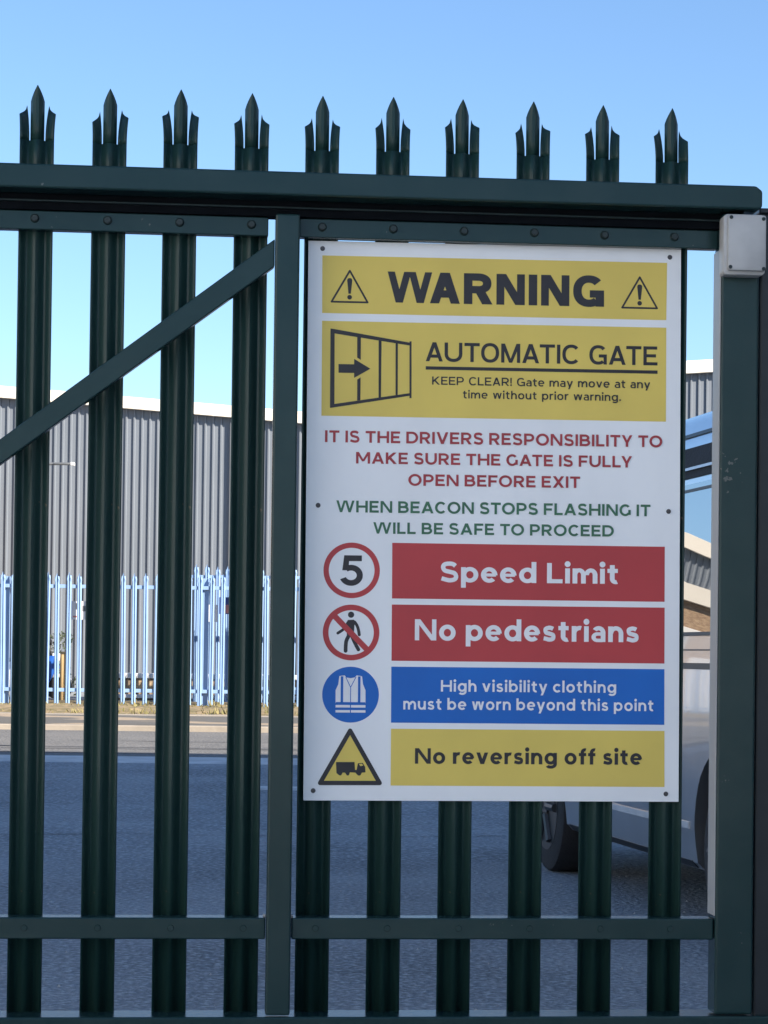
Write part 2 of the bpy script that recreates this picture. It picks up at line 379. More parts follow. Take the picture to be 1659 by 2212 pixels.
# ------------------------------------------------------------------ the sign
SU, SZ = .9747, .7900
SY = -.0035
sx = GX + math.cos(PSI) * SU - math.sin(PSI) * SY; sy = GY + math.sin(PSI) * SU + math.cos(PSI) * SY
sign = empty('warning_sign', (sx, sy, SZ), PSI)
tag(sign, 'large white warning sign with yellow, red and blue panels fixed to the gate', 'sign')
TL, TR, BL, BR = (.5716 - SU, 1.9717 - SZ), (1.3715 - SU, 1.9765 - SZ), (.5762 - SU, .7902 - SZ), (1.3785 - SU, .7926 - SZ)
def S(u, v):
    a, b = u / 800, v / 1200
    x = (TL[0] * (1 - a) + TR[0] * a) * (1 - b) + (BL[0] * (1 - a) + BR[0] * a) * b
    z = (TL[1] * (1 - a) + TR[1] * a) * (1 - b) + (BL[1] * (1 - a) + BR[1] * a) * b
    return x, z
MB().prism([S(0, 1200), S(800, 1200), S(800, 0), S(0, 0)], -.0034, 0, .0007).build('board', M['board'], sign)
FACE = -.0034
class Ink:
    """flat print: polygons in sign millimetres, each a hair prouder than the one before"""
    def __init__(s, lvl): s.bm = bmesh.new(); s.y = FACE - .00035 * lvl; s.k = 0
    def poly(s, pts):
        y = s.y - s.k * .000012; s.k += 1
        vs = [s.bm.verts.new((S(u, v)[0], y, S(u, v)[1])) for u, v in pts]
        if len(pts) <= 4: s.bm.faces.new(vs); return
        for tri in tessellate_polygon([[Vector((u, v, 0)) for u, v in pts]]): s.bm.faces.new([vs[i] for i in tri])
    def strip(s, A, B):
        y = s.y - s.k * .000012; s.k += 1
        va = [s.bm.verts.new((S(*p)[0], y, S(*p)[1])) for p in A]; vb = [s.bm.verts.new((S(*p)[0], y, S(*p)[1])) for p in B]
        for i in range(len(A) - 1): s.bm.faces.new((va[i], va[i + 1], vb[i + 1], vb[i]))
    def rect(s, a, b, c, d): s.poly([(a, b), (c, b), (c, d), (a, d)])
    def ring(s, cx, cy, ro, ri, n=72):
        s.strip([(cx + ro * math.cos(2 * math.pi * i / n), cy + ro * math.sin(2 * math.pi * i / n)) for i in range(n + 1)],
                [(cx + ri * math.cos(2 * math.pi * i / n), cy + ri * math.sin(2 * math.pi * i / n)) for i in range(n + 1)])
    def disc(s, cx, cy, r, n=48):
        s.poly([(cx + r * math.cos(2 * math.pi * i / n), cy + r * math.sin(2 * math.pi * i / n)) for i in range(n)])
    def line(s, pts, w):                      # thick polyline with mitred joints and butt ends
        A, B = offset(pts, w); s.strip(A, B)
    def build(s, name, m, parent):
        for f in s.bm.faces:
            f.normal_update()
            if f.normal.y > 0: f.normal_flip()
        me = bpy.data.meshes.new(name); s.bm.to_mesh(me); s.bm.free()
        return link(name, me, m, parent)

def offset(pts, w):
    A, B = [], []
    n = len(pts)
    for i, p in enumerate(pts):
        p = Vector(p)
        d0 = (p - Vector(pts[i - 1])).normalized() if i else None
        d1 = (Vector(pts[i + 1]) - p).normalized() if i < n - 1 else None
        if d0 is None: d0 = d1
        if d1 is None: d1 = d0
        t = (d0 + d1).normalized(); nn = Vector((-t.y, t.x)); c = max(.4, nn.dot(Vector((-d0.y, d0.x))))
        A.append(tuple(p + nn * w / 2 / c)); B.append(tuple(p - nn * w / 2 / c))
    return A, B
def spline(P, k=7):
    out = []
    Q = [P[0]] + list(P) + [P[-1]]
    for i in range(1, len(Q) - 2):
        for j in range(k):
            t = j / k; a, b, c, d = [Vector(Q[i + m]) for m in (-1, 0, 1, 2)]
            out.append(tuple(.5 * ((2 * b) + (c - a) * t + (2 * a - 5 * b + 4 * c - d) * t * t + (3 * b - a - 3 * c + d) * t ** 3)))
    return out + [tuple(P[-1])]

# stroke-built lettering: glyph(ch) -> list of ('p', polygon) / ('s', A, B) in cap heights, advance
def glyph(ch, w, style):
    h = w * (.86 if style != 'helv' else .84)
    out = []; X = .745; AS = 1.04
    def R_(a, b, c, d): out.append(('p', [(a, b), (c, b), (c, d), (a, d)]))
    def P_(*pts): out.append(('p', list(pts)))
    def sec(cx, cy, rx, ry, a0, a1, ww=None, hh=None):
        ww = w if ww is None else ww; hh = h if hh is None else hh
        n = max(8, int(abs(a1 - a0) / 7)); A, B = [], []
        e = .90 if style == 'helv' else 1.0
        for i in range(n + 1):
            t = R(a0 + (a1 - a0) * i / n); c, s = math.cos(t), math.sin(t)
            c2 = math.copysign(abs(c) ** e, c); s2 = math.copysign(abs(s) ** e, s)
            A.append((cx + rx * c2, cy + ry * s2)); B.append((cx + (rx - ww) * c2, cy + (ry - hh) * s2))
        out.append(('s', A, B))
    def stroke(pts, ww): A, B = offset(spline(pts), ww); out.append(('s', A, B))
    def V(x0, x1, xc, yt, yb, wd):
        P_((x0, yt), (x0 + wd, yt), (xc + wd / 2, yb), (xc - wd / 2, yb)); P_((x1 - wd, yt), (x1, yt), (xc + wd / 2, yb), (xc - wd / 2, yb))
    def dot(cx, cy, r): out.append(('p', [(cx + r * math.cos(i * .3927), cy + r * math.sin(i * .3927)) for i in range(16)]) if style != 'helv' else ('p', [(cx - r * .9, cy - r * .9), (cx + r * .9, cy - r * .9), (cx + r * .9, cy + r * .9), (cx - r * .9, cy + r * .9)]))
    hv = style == 'helv'
    wd = w * 1.07
    if ch == 'A':
        W = 1.0 if hv else 1.10; c = W / 2
        P_((0, 0), (wd, 0), (c + wd * .52, 1), (c - wd * .52, 1)); P_((W - wd, 0), (W, 0), (c + wd * .52, 1), (c - wd * .52, 1)); R_(.22, .19, W - .22, .19 + h)
    elif ch == 'B':
        W = .96; R_(0, 0, w, 1); R_(w * .9, 1 - h, .5, 1); R_(w * .9, .51 - h / 2, .54, .51 + h / 2); R_(w * .9, 0, .54, h)
        a = .51 - h / 2; sec(.5, (1 + a) / 2, .38, (1 - a) / 2, -90, 90); b = .51 + h / 2; sec(.54, b / 2, .42, b / 2, -90, 90)
    elif ch == 'C': W = .98; sec(.53, .5, .53, .515, 42, 318)
    elif ch == 'D': W = 1.06; R_(0, 0, w, 1); R_(w * .9, 1 - h, .5, 1); R_(w * .9, 0, .5, h); sec(.5, .5, .56, .5, -90, 90)
    elif ch == 'E': W = .84; R_(0, 0, w, 1); R_(w * .9, 1 - h, .82, 1); R_(w * .9, .505 - h / 2, .75, .505 + h / 2); R_(w * .9, 0, .84, h)
    elif ch == 'F': W = .82; R_(0, 0, w, 1); R_(w * .9, 1 - h, .82, 1); R_(w * .9, .47 - h / 2, .74, .47 + h / 2)
    elif ch == 'G':
        W = 1.04; sec(.53, .5, .53, .515, 42, 322 if not hv else 310); R_(W - w, .10 if not hv else 0, W - .0, .53)
        if hv: R_(.56, .53 - h, W - w * .9, .53)
    elif ch == 'H': W = 1.05 if not hv else .95; R_(0, 0, w, 1); R_(W - w, 0, W, 1); R_(w * .9, .5 - h / 2, W - w * .9, .5 + h / 2)
    elif ch == 'I': W = w; R_(0, 0, w, 1)
    elif ch == 'K':
        W = 1.0; R_(0, 0, w, 1); P_((w * .8, .27), (w * .8, .27 + w * 1.5), (W - .03 - w * 1.3, 1), (W - .03, 1)); P_((.27, .46), (.27 + w * .55, .46 + w * .95), (W, 0), (W - w * 1.28, 0))
    elif ch == 'L': W = .76; R_(0, 0, w, 1); R_(w * .9, 0, .76, h)
    elif ch == 'M':
        W = 1.26 if not hv else 1.12; c = W / 2; b = .20 if not hv else 0; R_(0, 0, w * .96, 1); R_(W - w * .96, 0, W, 1)
        P_((0, 1), (w * 1.12, 1), (c + w * .46, b), (c - w * .46, b)); P_((W, 1), (W - w * 1.12, 1), (c - w * .46, b), (c + w * .46, b))
    elif ch == 'N': W = 1.06 if not hv else .95; R_(0, 0, w * .92, 1); R_(W - w * .92, 0, W, 1); P_((0, 1), (w * 1.12, 1), (W, 0), (W - w * 1.12, 0))
    elif ch == 'O': W = 1.18 if not hv else 1.06; sec(W / 2, .5, W / 2, .515, 0, 180); sec(W / 2, .5, W / 2, .515, 180, 360)
    elif ch in 'PR':
        W = .92; y = .31 if ch == 'P' else .35; R_(0, 0, w, 1); R_(w * .9, 1 - h, .49, 1); R_(w * .9, y, .49, y + h); sec(.49, (1 + y) / 2, .43, (1 - y) / 2, -90, 90)
        if ch == 'R': W = .96; P_((.38, .40), (.38 + w * 1.22, .40), (W, 0), (W - w * 1.22, 0))
    elif ch == 'S':
        W = .88; a, b = w / 2, W - w / 2
        stroke([(b - .03, .80), (.62, .955 - h / 2 + .03), (.45, 1.012 - h / 2), (.22, .965 - h / 2 + .01), (a + .02, .735), (.22, .575), (.45, .51), (.69, .435), (b + .005, .265), (.68, .05 + h / 2 - .02), (.45, -.012 + h / 2), (.22, .035 + h / 2), (.065, .185)], (w + h) / 2 * .97)
    elif ch == 'T': W = .90; R_(0, 1 - h, W, 1); R_((W - w) / 2, 0, (W + w) / 2, 1 - h * .9)
    elif ch == 'U': W = 1.04; R_(0, .41, w, 1); R_(W - w, .41, W, 1); sec(W / 2, .415, W / 2, .43, 180, 360)
    elif ch == 'V': W = 1.06; V(0, W, W / 2, 1, 0, wd)
    elif ch == 'W': W = 1.64 if not hv else 1.48; V(0, W * .53, W * .265, 1, 0, wd * (.78 if hv else .88)); V(W * .47, W, W * .735, 1, 0, wd * (.78 if hv else .88))
    elif ch == 'X': W = 1.02; P_((0, 0), (w * 1.22, 0), (W, 1), (W - w * 1.22, 1)); P_((0, 1), (w * 1.22, 1), (W, 0), (W - w * 1.22, 0))
    elif ch == 'Y': W = .98; V(0, W, W / 2, 1, .36, wd); R_((W - w) / 2, 0, (W + w) / 2, .40)
    elif ch == '5':
        W = .80; R_(.12, 1 - h, .76, 1); P_((.055, .50), (.055 + w * .98, .50), (.12 + w * .9, 1), (.12, 1))
        sec(.375, .335, .425, .35, -158, 128)
    elif ch == '!': W = w * 1.05; P_((w * .12, .30), (w * .93, .30), (w * 1.05, 1), (0, 1)); dot(w * .52, w * .52, w * .58)
    elif ch == '.': W = w * 1.1; dot(w * .55, w * .55, w * .6)
    elif ch == 'o': W = .82; sec(.41, X / 2, .41, X / 2 + .012, 0, 180); sec(.41, X / 2, .41, X / 2 + .012, 180, 360)
    elif ch == 'c': W = .72; sec(.41, X / 2, .41, X / 2 + .012, 42, 318)
    elif ch == 'e': W = .80; sec(.40, X / 2, .40, X / 2 + .012, -2, 316); R_(w * .6, X / 2 - h * .38, .80 - w * .3, X / 2 + h * .38)
    elif ch == 'a':
        W = .70; R_(W - w, 0, W, X * .62); sec(W - .34, X * .60, .34, X * .40 + .012, -2, 148)
        ry = .235; sec(.30, ry - .008, .30, ry, 90, 270, w * .92, h * .82); R_(.29, 2 * ry - .008 - h * .82, W - w * .8, 2 * ry - .008); R_(.29, -.008, W - w * .6, h * .82 - .008)
    elif ch in 'bdpqg':
        W = .84; x = 0 if ch in 'bp' else W - w; y0 = -.27 if ch in 'pq' else 0; y1 = AS if ch in 'bd' else X
        if ch == 'g': y0 = .0
        R_(x, y0, x + w, y1); cx = .43 if ch in 'bp' else .41
        sec(cx, X / 2, .41, X / 2 + .012, 0, 180); sec(cx, X / 2, .41, X / 2 + .012, 180, 360)
        if ch == 'g': sec(.43, .02, .41, .30, 215, 360)
    elif ch == 'f': W = .50; R_(.12, 0, .12 + w, .80); sec(.12 + .30, .78, .30, .275, 72, 180); R_(0, X - h, .50, X)
    elif ch in 'hn':
        W = .76; R_(0, 0, w, AS if ch == 'h' else X); sec(W / 2 + .01, X - .345, W / 2 - .01, .357, 0, 180); R_(W - w, 0, W, X - .34)
    elif ch == 'm':
        W = 1.22; R_(0, 0, w, X)
        for c in (.325, .895): sec(c, X - .325, .325, .337, 0, 180)
        R_(.65 - w, 0, .65, X - .32); R_(W - w, 0, W, X - .32)
    elif ch == 'r': W = .48; R_(0, 0, w, X); sec(.41, X - .345, .41, .357, 78, 180)
    elif ch == 'u': W = .76; R_(W - w, 0, W, X); sec(W / 2 - .01, .345, W / 2 - .01, .357, 180, 360); R_(0, .34, w, X)
    elif ch == 'i': W = w; R_(0, 0, w, X); dot(w / 2, .955, w * .62)
    elif ch == 'l': W = w; R_(0, 0, w, AS)
    elif ch == 't': W = .53; R_(.12, .23, .12 + w, .93); R_(0, X - h, .51, X); sec(.12 + .29, .245, .29, .257, 180, 292)
    elif ch == 's':
        W = .64; a, b = w / 2, W - w / 2
        stroke([(b - .01, .60), (.44, X - .02 - h / 2 + .01), (.32, X + .01 - h / 2), (.17, X - .03 - h / 2), (a + .01, .545), (.17, .425), (.33, .375), (.50, .315), (b + .005, .20), (.48, .03 + h / 2 - .01), (.32, -.01 + h / 2), (.16, .03 + h / 2), (.045, .155)], (w + h) / 2 * .92)
    elif ch == 'v': W = .80; V(0, W, W / 2, X, 0, wd)
    elif ch == 'w': W = 1.16; V(0, W * .53, W * .265, X, 0, wd * .92); V(W * .47, W, W * .735, X, 0, wd * .92)
    elif ch == 'y': W = .80; V(0, W, W / 2, X, 0, wd); P_((W / 2 - wd * .5, .02), (W / 2 + wd * .5, 0), (W / 2 - .02, -.27), (W / 2 - .02 - wd * .95, -.27))
    else: W = .3
    return out, W
KERN = {'WA': -.20, 'AT': -.09, 'AU': -.02, 'TY': -.03, 'LY': -.10, 'RT': -.03, 'AV': -.12, 'TO': -.04, 'FU': 0, 'AR': 0, 'FO': -.03, 'ro': -.04, 'rn': -.02, 'ey': -.03, 'yo': -.03, 'ff': -.02, 'RE': .0, 'ST': -.02, 'AC': -.02, 'LA': -.02, 'AF': 0}
def text(name, body, x0, x1, base, cap, w, m, parent, style='geo', gap=.13, space=.34, lvl=2, sep=False):
    """one printed line: left edge x0, right edge x1, baseline and cap top in sign millimetres"""
    items = []; x = 0
    for i, ch in enumerate(body):
        if ch == ' ': x += space; continue
        g, W = glyph(ch, w, style)
        items.append((x, g)); x += W
        nx = body[i + 1] if i + 1 < len(body) else ''
        if nx and nx != ' ': x += gap + KERN.get(ch + nx, 0)
        right = x if not nx else None
    k = (x1 - x0) / x; hgt = base - cap
    ink = Ink(lvl); cut = body.index(' ') if sep else None
    def T(p, ox): return (x0 + (p[0] + ox) * k, base - p[1] * hgt)
    for n, (ox, g) in enumerate(items):
        if n == cut: ink.build(name, m, parent); ink = Ink(lvl)
        for q in g:
            if q[0] == 'p': ink.poly([T(p, ox) for p in q[1]])
            else: ink.strip([T(p, ox) for p in q[1]], [T(p, ox) for p in q[2]])
    return ink.build(name, m, parent)

def panel(name, pts, m):
    i = Ink(1); i.poly(pts); return i.build(name, m, sign)
yp1 = panel('yellow_panel', [(29.7, 31.4), (769.5, 31.0), (768.3, 155.8), (30.3, 155.2)], M['yellow'])
yp2 = panel('yellow_panel', [(30.4, 172), (768.4, 172.2), (768.5, 376.5), (30.7, 376)], M['yellow'])
rp1 = panel('red_panel', [(183, 646.9), (767.3, 648), (767.3, 767.3), (183.3, 766.3)], M['red'])
rp2 = panel('red_panel', [(183.2, 779.3), (767.6, 780), (767.6, 901), (183.4, 900)], M['red'])
bp1 = panel('blue_panel', [(183.2, 912.6), (767.8, 913.3), (768, 1033.6), (183.4, 1032.6)], M['blue'])
yp3 = panel('yellow_panel', [(183.5, 1045.6), (768.4, 1046.8), (769, 1168), (183.6, 1167.3)], M['yellow'])
tag(yp1, 'top yellow panel reading WARNING'); tag(yp2, 'yellow panel about the automatic gate'); tag(yp3, 'bottom yellow panel reading No reversing off site')
tag(rp1, 'red panel reading Speed Limit'); tag(rp2, 'red panel reading No pedestrians')

text('lettering', 'WARNING', 168.6, 632.9, 129.6, 63.0, .285, M['ink'], yp1, 'helv', gap=.13)
text('lettering', 'AUTOMATIC GATE', 251.1, 749.5, 254.8, 213.6, .198, M['ink'], yp2, 'helv', gap=.12, space=.62, sep=True)
i = Ink(2); i.rect(251.1, 265.7, 749.8, 272.9); i.build('underline', M['ink'], yp2)
text('lettering', 'KEEP CLEAR! Gate may move at any', 265, 733.7, 305, 287.4, .190, M['ink'], yp2, 'helv', gap=.155, space=.66)
text('lettering', 'time without prior warning.', 330.9, 670.3, 333.4, 316.2, .190, M['ink'], yp2, 'helv', gap=.17, space=.70)
for b, x0, x1, yb, yt in (('IT IS THE DRIVERS RESPONSIBILITY TO', 38.7, 760.6, 432.6, 407.2), ('MAKE SURE THE GATE IS FULLY', 104.8, 695.2, 477.4, 452.7), ('OPEN BEFORE EXIT', 216, 583.4, 523.4, 498.5)):
    text('red_lettering', b, x0, x1, yb, yt, .225, M['redink'], sign, gap=.155, space=.54)
for b, x0, x1, yb, yt in (('WHEN BEACON STOPS FLASHING IT', 63.9, 735.6, 582.5, 557.3), ('WILL BE SAFE TO PROCEED', 142.4, 656.7, 627.5, 603)):
    text('green_lettering', b, x0, x1, yb, yt, .225, M['greenink'], sign, gap=.155, space=.54)
text('lettering', 'Speed Limit', 285.4, 666.8, 729.8, 686.2, .235, M['white'], rp1, gap=.125, space=.52, sep=True)
text('lettering', 'No pedestrians', 232.4, 711.8, 855.6, 810.3, .235, M['white'], rp2, gap=.135, space=.50)
text('lettering', 'High visibility clothing', 288.6, 663.6, 965.2, 940.6, .205, M['white'], bp1, gap=.175, space=.55)
text('lettering', 'must be worn beyond this point', 209.1, 744.2, 1004.2, 979.6, .205, M['white'], bp1, gap=.175, space=.55)
text('lettering', 'No reversing off site', 234.8, 719.8, 1120.3, 1087, .235, M['ink'], yp3, gap=.15, space=.52)

# warning triangles with exclamation marks
for cx, top, bot, half in ((88.2, 60.1, 132.6, 40.8), (710.2, 60.6, 132.5, 40.5)):
    t = Ink(2); w = 4.0
    P = [(cx, top + 3.2), (cx + half - 2.6, bot - 2.0), (cx - half + 2.6, bot - 2.0)]
    for a, b in ((0, 1), (1, 2), (2, 0)): t.line([P[a], P[b]], w)
    for p in P: t.disc(*p, w / 2, 16)
    ym, yd = top + 18.6, bot - 12.3
    t.poly([(cx - 5.4, ym + 5), (cx - 4.2, ym + 1.4), (cx, ym), (cx + 4.2, ym + 1.4), (cx + 5.4, ym + 5), (cx + 2.6, yd - 7.6), (cx - 2.6, yd - 7.6)])
    t.disc(cx, yd, 5.0, 24)
    t.build('warning_triangle', M['ink'], yp1)
# gate pictogram
t = Ink(2)
t.poly([(48.3, 188.2), (57.2, 189.4), (58, 350.5), (56, 358.2), (48.6, 359)])
t.poly([(57.0, 189.4), (217, 215.4), (217, 221.8), (57.2, 198.9)])
t.poly([(57.5, 350.4), (217.4, 324.3), (217.6, 330.0), (56, 358.0)])
t.poly([(216.2, 212.7), (220.6, 212.6), (221.3, 335.1), (217.0, 335.2)])
t.poly([(105.0, 201.4), (112.9, 202.9), (113.0, 254.8), (105.2, 249.8)]); t.poly([(105.8, 297.0), (113.0, 292.2), (112.9, 341.2), (106.0, 342.3)])
t.poly([(150.5, 208.9), (156.8, 209.6), (156.5, 334.7), (151.4, 335.6)]); t.poly([(186.6, 216.4), (191.6, 217.1), (192, 328.3), (187.4, 329.2)])
t.poly([(65.9, 264.4), (99.6, 264.4), (99.6, 283.0), (66.1, 283.2)]); t.poly([(98.9, 252.6), (133.6, 273.3), (99.1, 293.7)])
t.build('gate_pictogram', M['ink'], yp2)
# speed limit roundel
t = Ink(1); t.ring(97.6, 707, 59.6, 48.3); rd = t.build('speed_roundel', M['red'], sign)
text('numeral', '5', 74.5, 121.3, 739.2, 674.8, .222, M['ink'], rd, 'geo', lvl=1)
# no pedestrians roundel
pd = Ink(1); pd.disc(97.1, 802.0, 6.6, 24)
pd.poly([(88.2, 818.5), (90.2, 813.4), (102.6, 812.7), (106.2, 815.2), (104.6, 824.5), (103.6, 838), (103.0, 850), (88.6, 850), (88.2, 838)])
pd.line(spline([(104.0, 816.8), (109.2, 824), (112.6, 833), (114.8, 845.0)]), 6.4); pd.disc(114.8, 845.0, 3.2, 16)
pd.line(spline([(91, 818), (86, 828), (80, 834.5), (69.5, 841.8)]), 6.0); pd.disc(69.5, 841.8, 3.0, 16)
pd.line(spline([(92.2, 848), (87.6, 858), (86.4, 868), (86.2, 879.6)]), 8.0); pd.disc(86.2, 879.6, 4.0, 16)
pd.line(spline([(99.4, 848), (103.6, 858), (108.6, 868), (113.2, 876.6)]), 7.6); pd.disc(113.2, 876.6, 3.8, 16)
walk = pd.build('walking_figure', M['ink'], sign)
t = Ink(2); t.ring(97.5, 840.2, 59.7, 47.9); t.line([(61.2, 804.2), (132.2, 877.2)], 12.2); t.build('no_entry_roundel', M['red'], sign)
# high visibility vest roundel
t = Ink(1); t.disc(97.5, 973.3, 59.8, 72); vd = t.build('vest_roundel', M['blue'], sign)
t = Ink(2)
t.poly([(73.4, 933.6), (84.6, 932.0), (88.3, 936.6), (97.3, 938.0), (106.4, 936.2), (110, 931.8), (121.4, 933.6), (123.6, 950.7), (128.9, 963.6), (129.1, 991.6), (66, 991.6), (65.8, 964), (71.4, 951)])
t.rect(66.0, 995.4, 96.6, 1000.9); t.rect(98.6, 995.4, 129.2, 1000.9); t.rect(66.0, 1006.4, 96.6, 1011.6); t.rect(98.6, 1006.4, 129.2, 1011.6)
vest = t.build('vest', M['white'], vd)
t = Ink(3)
for a in (76.6, 113.0): t.rect(a, 934.2, a + 5.2, 991.7)
t.rect(66.6, 989.3, 128.6, 995.3)
t.line([(87.0, 935.6), (97.4, 957.6), (108.6, 935.4)], 1.5); t.rect(96.8, 957.6, 98.3, 990)
t.build('vest_stripes', M['blue'], vd)
# lorry triangle
t = Ink(1); C0, Rr = (97.3, 1110.0), 5
P = [(97.2, 1050.4), (35.0, 1162.4), (160.4, 1162.0)]
t.poly(P); lt = t.build('lorry_triangle', M['yellow'], sign)
t = Ink(2)
for a, b in ((0, 1), (1, 2), (2, 0)): t.line([P[a], P[b]], 9.4)
for p in P: t.disc(*p, 4.7, 24)
t.build('triangle_border', M['ink'], lt)
t = Ink(2)
t.poly([(68, 1117.6), (107, 1117.4), (108.4, 1134.3), (111.6, 1134.3), (114.1, 1120), (124.4, 1119.2), (129.6, 1127.7), (130.4, 1139.4), (122.6, 1140.1), (120.1, 1145.4), (117.9, 1146.4), (115.0, 1146.2), (112, 1143.6), (109.1, 1140.1), (97.5, 1139.5), (95.6, 1145.6), (93.4, 1146.4), (91.1, 1146), (87.2, 1140.2), (82.1, 1140.2), (79.5, 1145.6), (77, 1146.4), (74.4, 1145.5), (69.2, 1141)])
t.build('lorry_pictogram', M['ink'], lt)
t = Ink(3); t.poly([(116.4, 1121.6), (122.5, 1120.9), (125.4, 1124.6), (119.6, 1126.2)]); t.build('lorry_window', M['yellow'], lt)
for u, v in ((30.1, 16.6), (775.5, 18.6), (25.5, 568.3), (775.2, 571.3), (20.5, 1179), (772.1, 1183)):
    x, z = S(u, v)
    mb = MB(); mb.cyl((x, FACE - .0003, z), (x, FACE - .0022, z), .0052, 18, r2=.0044); mb.cyl((x, FACE - .0022, z), (x, FACE - .0042, z), .0030, 6)
    mb.build('screw', M['screw'], sign)

# ------------------------------------------------------------------ silver van beyond the gate
VA = math.atan2(.173, .985)            # heading, turned left of the view
# local frame: +Y towards the nose, -X the side seen; origin on the ground under the rear axle, on the left side plane
van = empty('parked_van', (1.333, 8.84, 0), VA)
tag(van, 'silver passenger van parked behind the gate on the right', 'van')
secz = [(.24, .05), (.27, .02), (.42, .002), (.62, -.010), (.85, -.014), (1.05, -.012), (1.19, .004), (1.30, .020), (1.55, .058), (1.84, .098), (1.99, .130), (2.10, .165), (2.165, .235), (2.20, .38), (2.215, .955)]
stations = [(-.92, .60, .34), (-.90, .90, .20), (-.86, 1.0, .08), (-.70, 1.0, .02), (0, 1.0, 0), (.8, 1, 0), (1.6, 1, 0), (2.2, 1, 0), (2.55, .98, .0), (2.9, .80, .01), (3.25, .60, .03), (3.55, .56, .08), (3.78, .50, .17), (3.88, .42, .30)]
bm = bmesh.new(); rings = []
for y, top, inset in stations:
    ring = []; zt = .24 + (2.215 - .24) * top
    for k, (z, dx) in enumerate(secz):
        zz = .24 + (z - .24) * (1 if z < 1.05 and top > .5 else 1); zz = min(zz, zt - .03 * (1 - k / 14)) if top < 1 else zz
        ring.append((min(.955, dx + inset * (.4 + .6 * (z / 2))), zz))
    L = [(x, y, z) for x, z in ring]; Rg = [(1.91 - x, y, z) for x, z in ring[-2::-1]]
    rings.append([bm.verts.new(p) for p in L + Rg])
nn = len(rings[0])
for a, b in zip(rings, rings[1:]):
    for i in range(nn): bm.faces.new((a[i], a[(i + 1) % nn], b[(i + 1) % nn], b[i]))
bm.faces.new(rings[0]); bm.faces.new(rings[-1][::-1])
bmesh.ops.recalc_face_normals(bm, faces=bm.faces[:])
me = bpy.data.meshes.new('body'); bm.to_mesh(me); bm.free()
tmp = bpy.data.objects.new('body_tmp', me); COL.objects.link(tmp)
cb = MB()
for y in (0, 2.9):
    for x0, x1 in ((-.2, .30), (1.61, 2.1)): cb.cyl((x0, y, .34), (x1, y, .34), .405, 40)
cutm = bpy.data.meshes.new('cut'); bmesh.ops.recalc_face_normals(cb.bm, faces=cb.bm.faces[:]); cb.bm.to_mesh(cutm); cb.bm.free()
cut = bpy.data.objects.new('cut_tmp', cutm); COL.objects.link(cut)
md = tmp.modifiers.new('b', 'BOOLEAN'); md.object = cut; md.operation = 'DIFFERENCE'; md.solver = 'EXACT'
dg = bpy.context.evaluated_depsgraph_get(); bme = bpy.data.meshes.new_from_object(tmp.evaluated_get(dg))
bpy.data.objects.remove(tmp); bpy.data.objects.remove(cut)
bme.name = 'body'; body = link('body', bme, M['silver'], van, True)
def side_x(z):
    for (a, xa), (b, xb) in zip(secz, secz[1:]):
        if a <= z <= b: return xa + (xb - xa) * (z - a) / (b - a)
    return 0
def side_panel(name, y0, y1, z0, z1, m, parent, proud=.004, th=.004, mirror=False, nz=5, y0t=None, y1t=None):
    mb = MB(); y0t = y0 if y0t is None else y0t; y1t = y1 if y1t is None else y1t
    F, B = [], []
    for i in range(nz + 1):
        t = i / nz; z = z0 + (z1 - z0) * t; x = side_x(z) - proud; ya = y0 + (y0t - y0) * t; yb = y1 + (y1t - y1) * t
        f = lambda q: (1.91 - q if mirror else q)
        F.append([(f(x), ya, z), (f(x), yb, z)]); B.append([(f(x + th + proud), ya, z), (f(x + th + proud), yb, z)])
    vf = [[mb.bm.verts.new(p) for p in r] for r in F]; vb = [[mb.bm.verts.new(p) for p in r] for r in B]
    for i in range(nz):
        mb.bm.faces.new((vf[i][0], vf[i][1], vf[i + 1][1], vf[i + 1][0])); mb.bm.faces.new((vb[i][0], vb[i + 1][0], vb[i + 1][1], vb[i][1]))
        for k in (0, 1): mb.bm.faces.new((vf[i][k], vf[i + 1][k], vb[i + 1][k], vb[i][k]))
    mb.bm.faces.new((vf[0][0], vf[0][1], vb[0][1], vb[0][0])); mb.bm.faces.new((vf[-1][0], vf[-1][1], vb[-1][1], vb[-1][0]))
    return mb.build(name, m, parent, True)
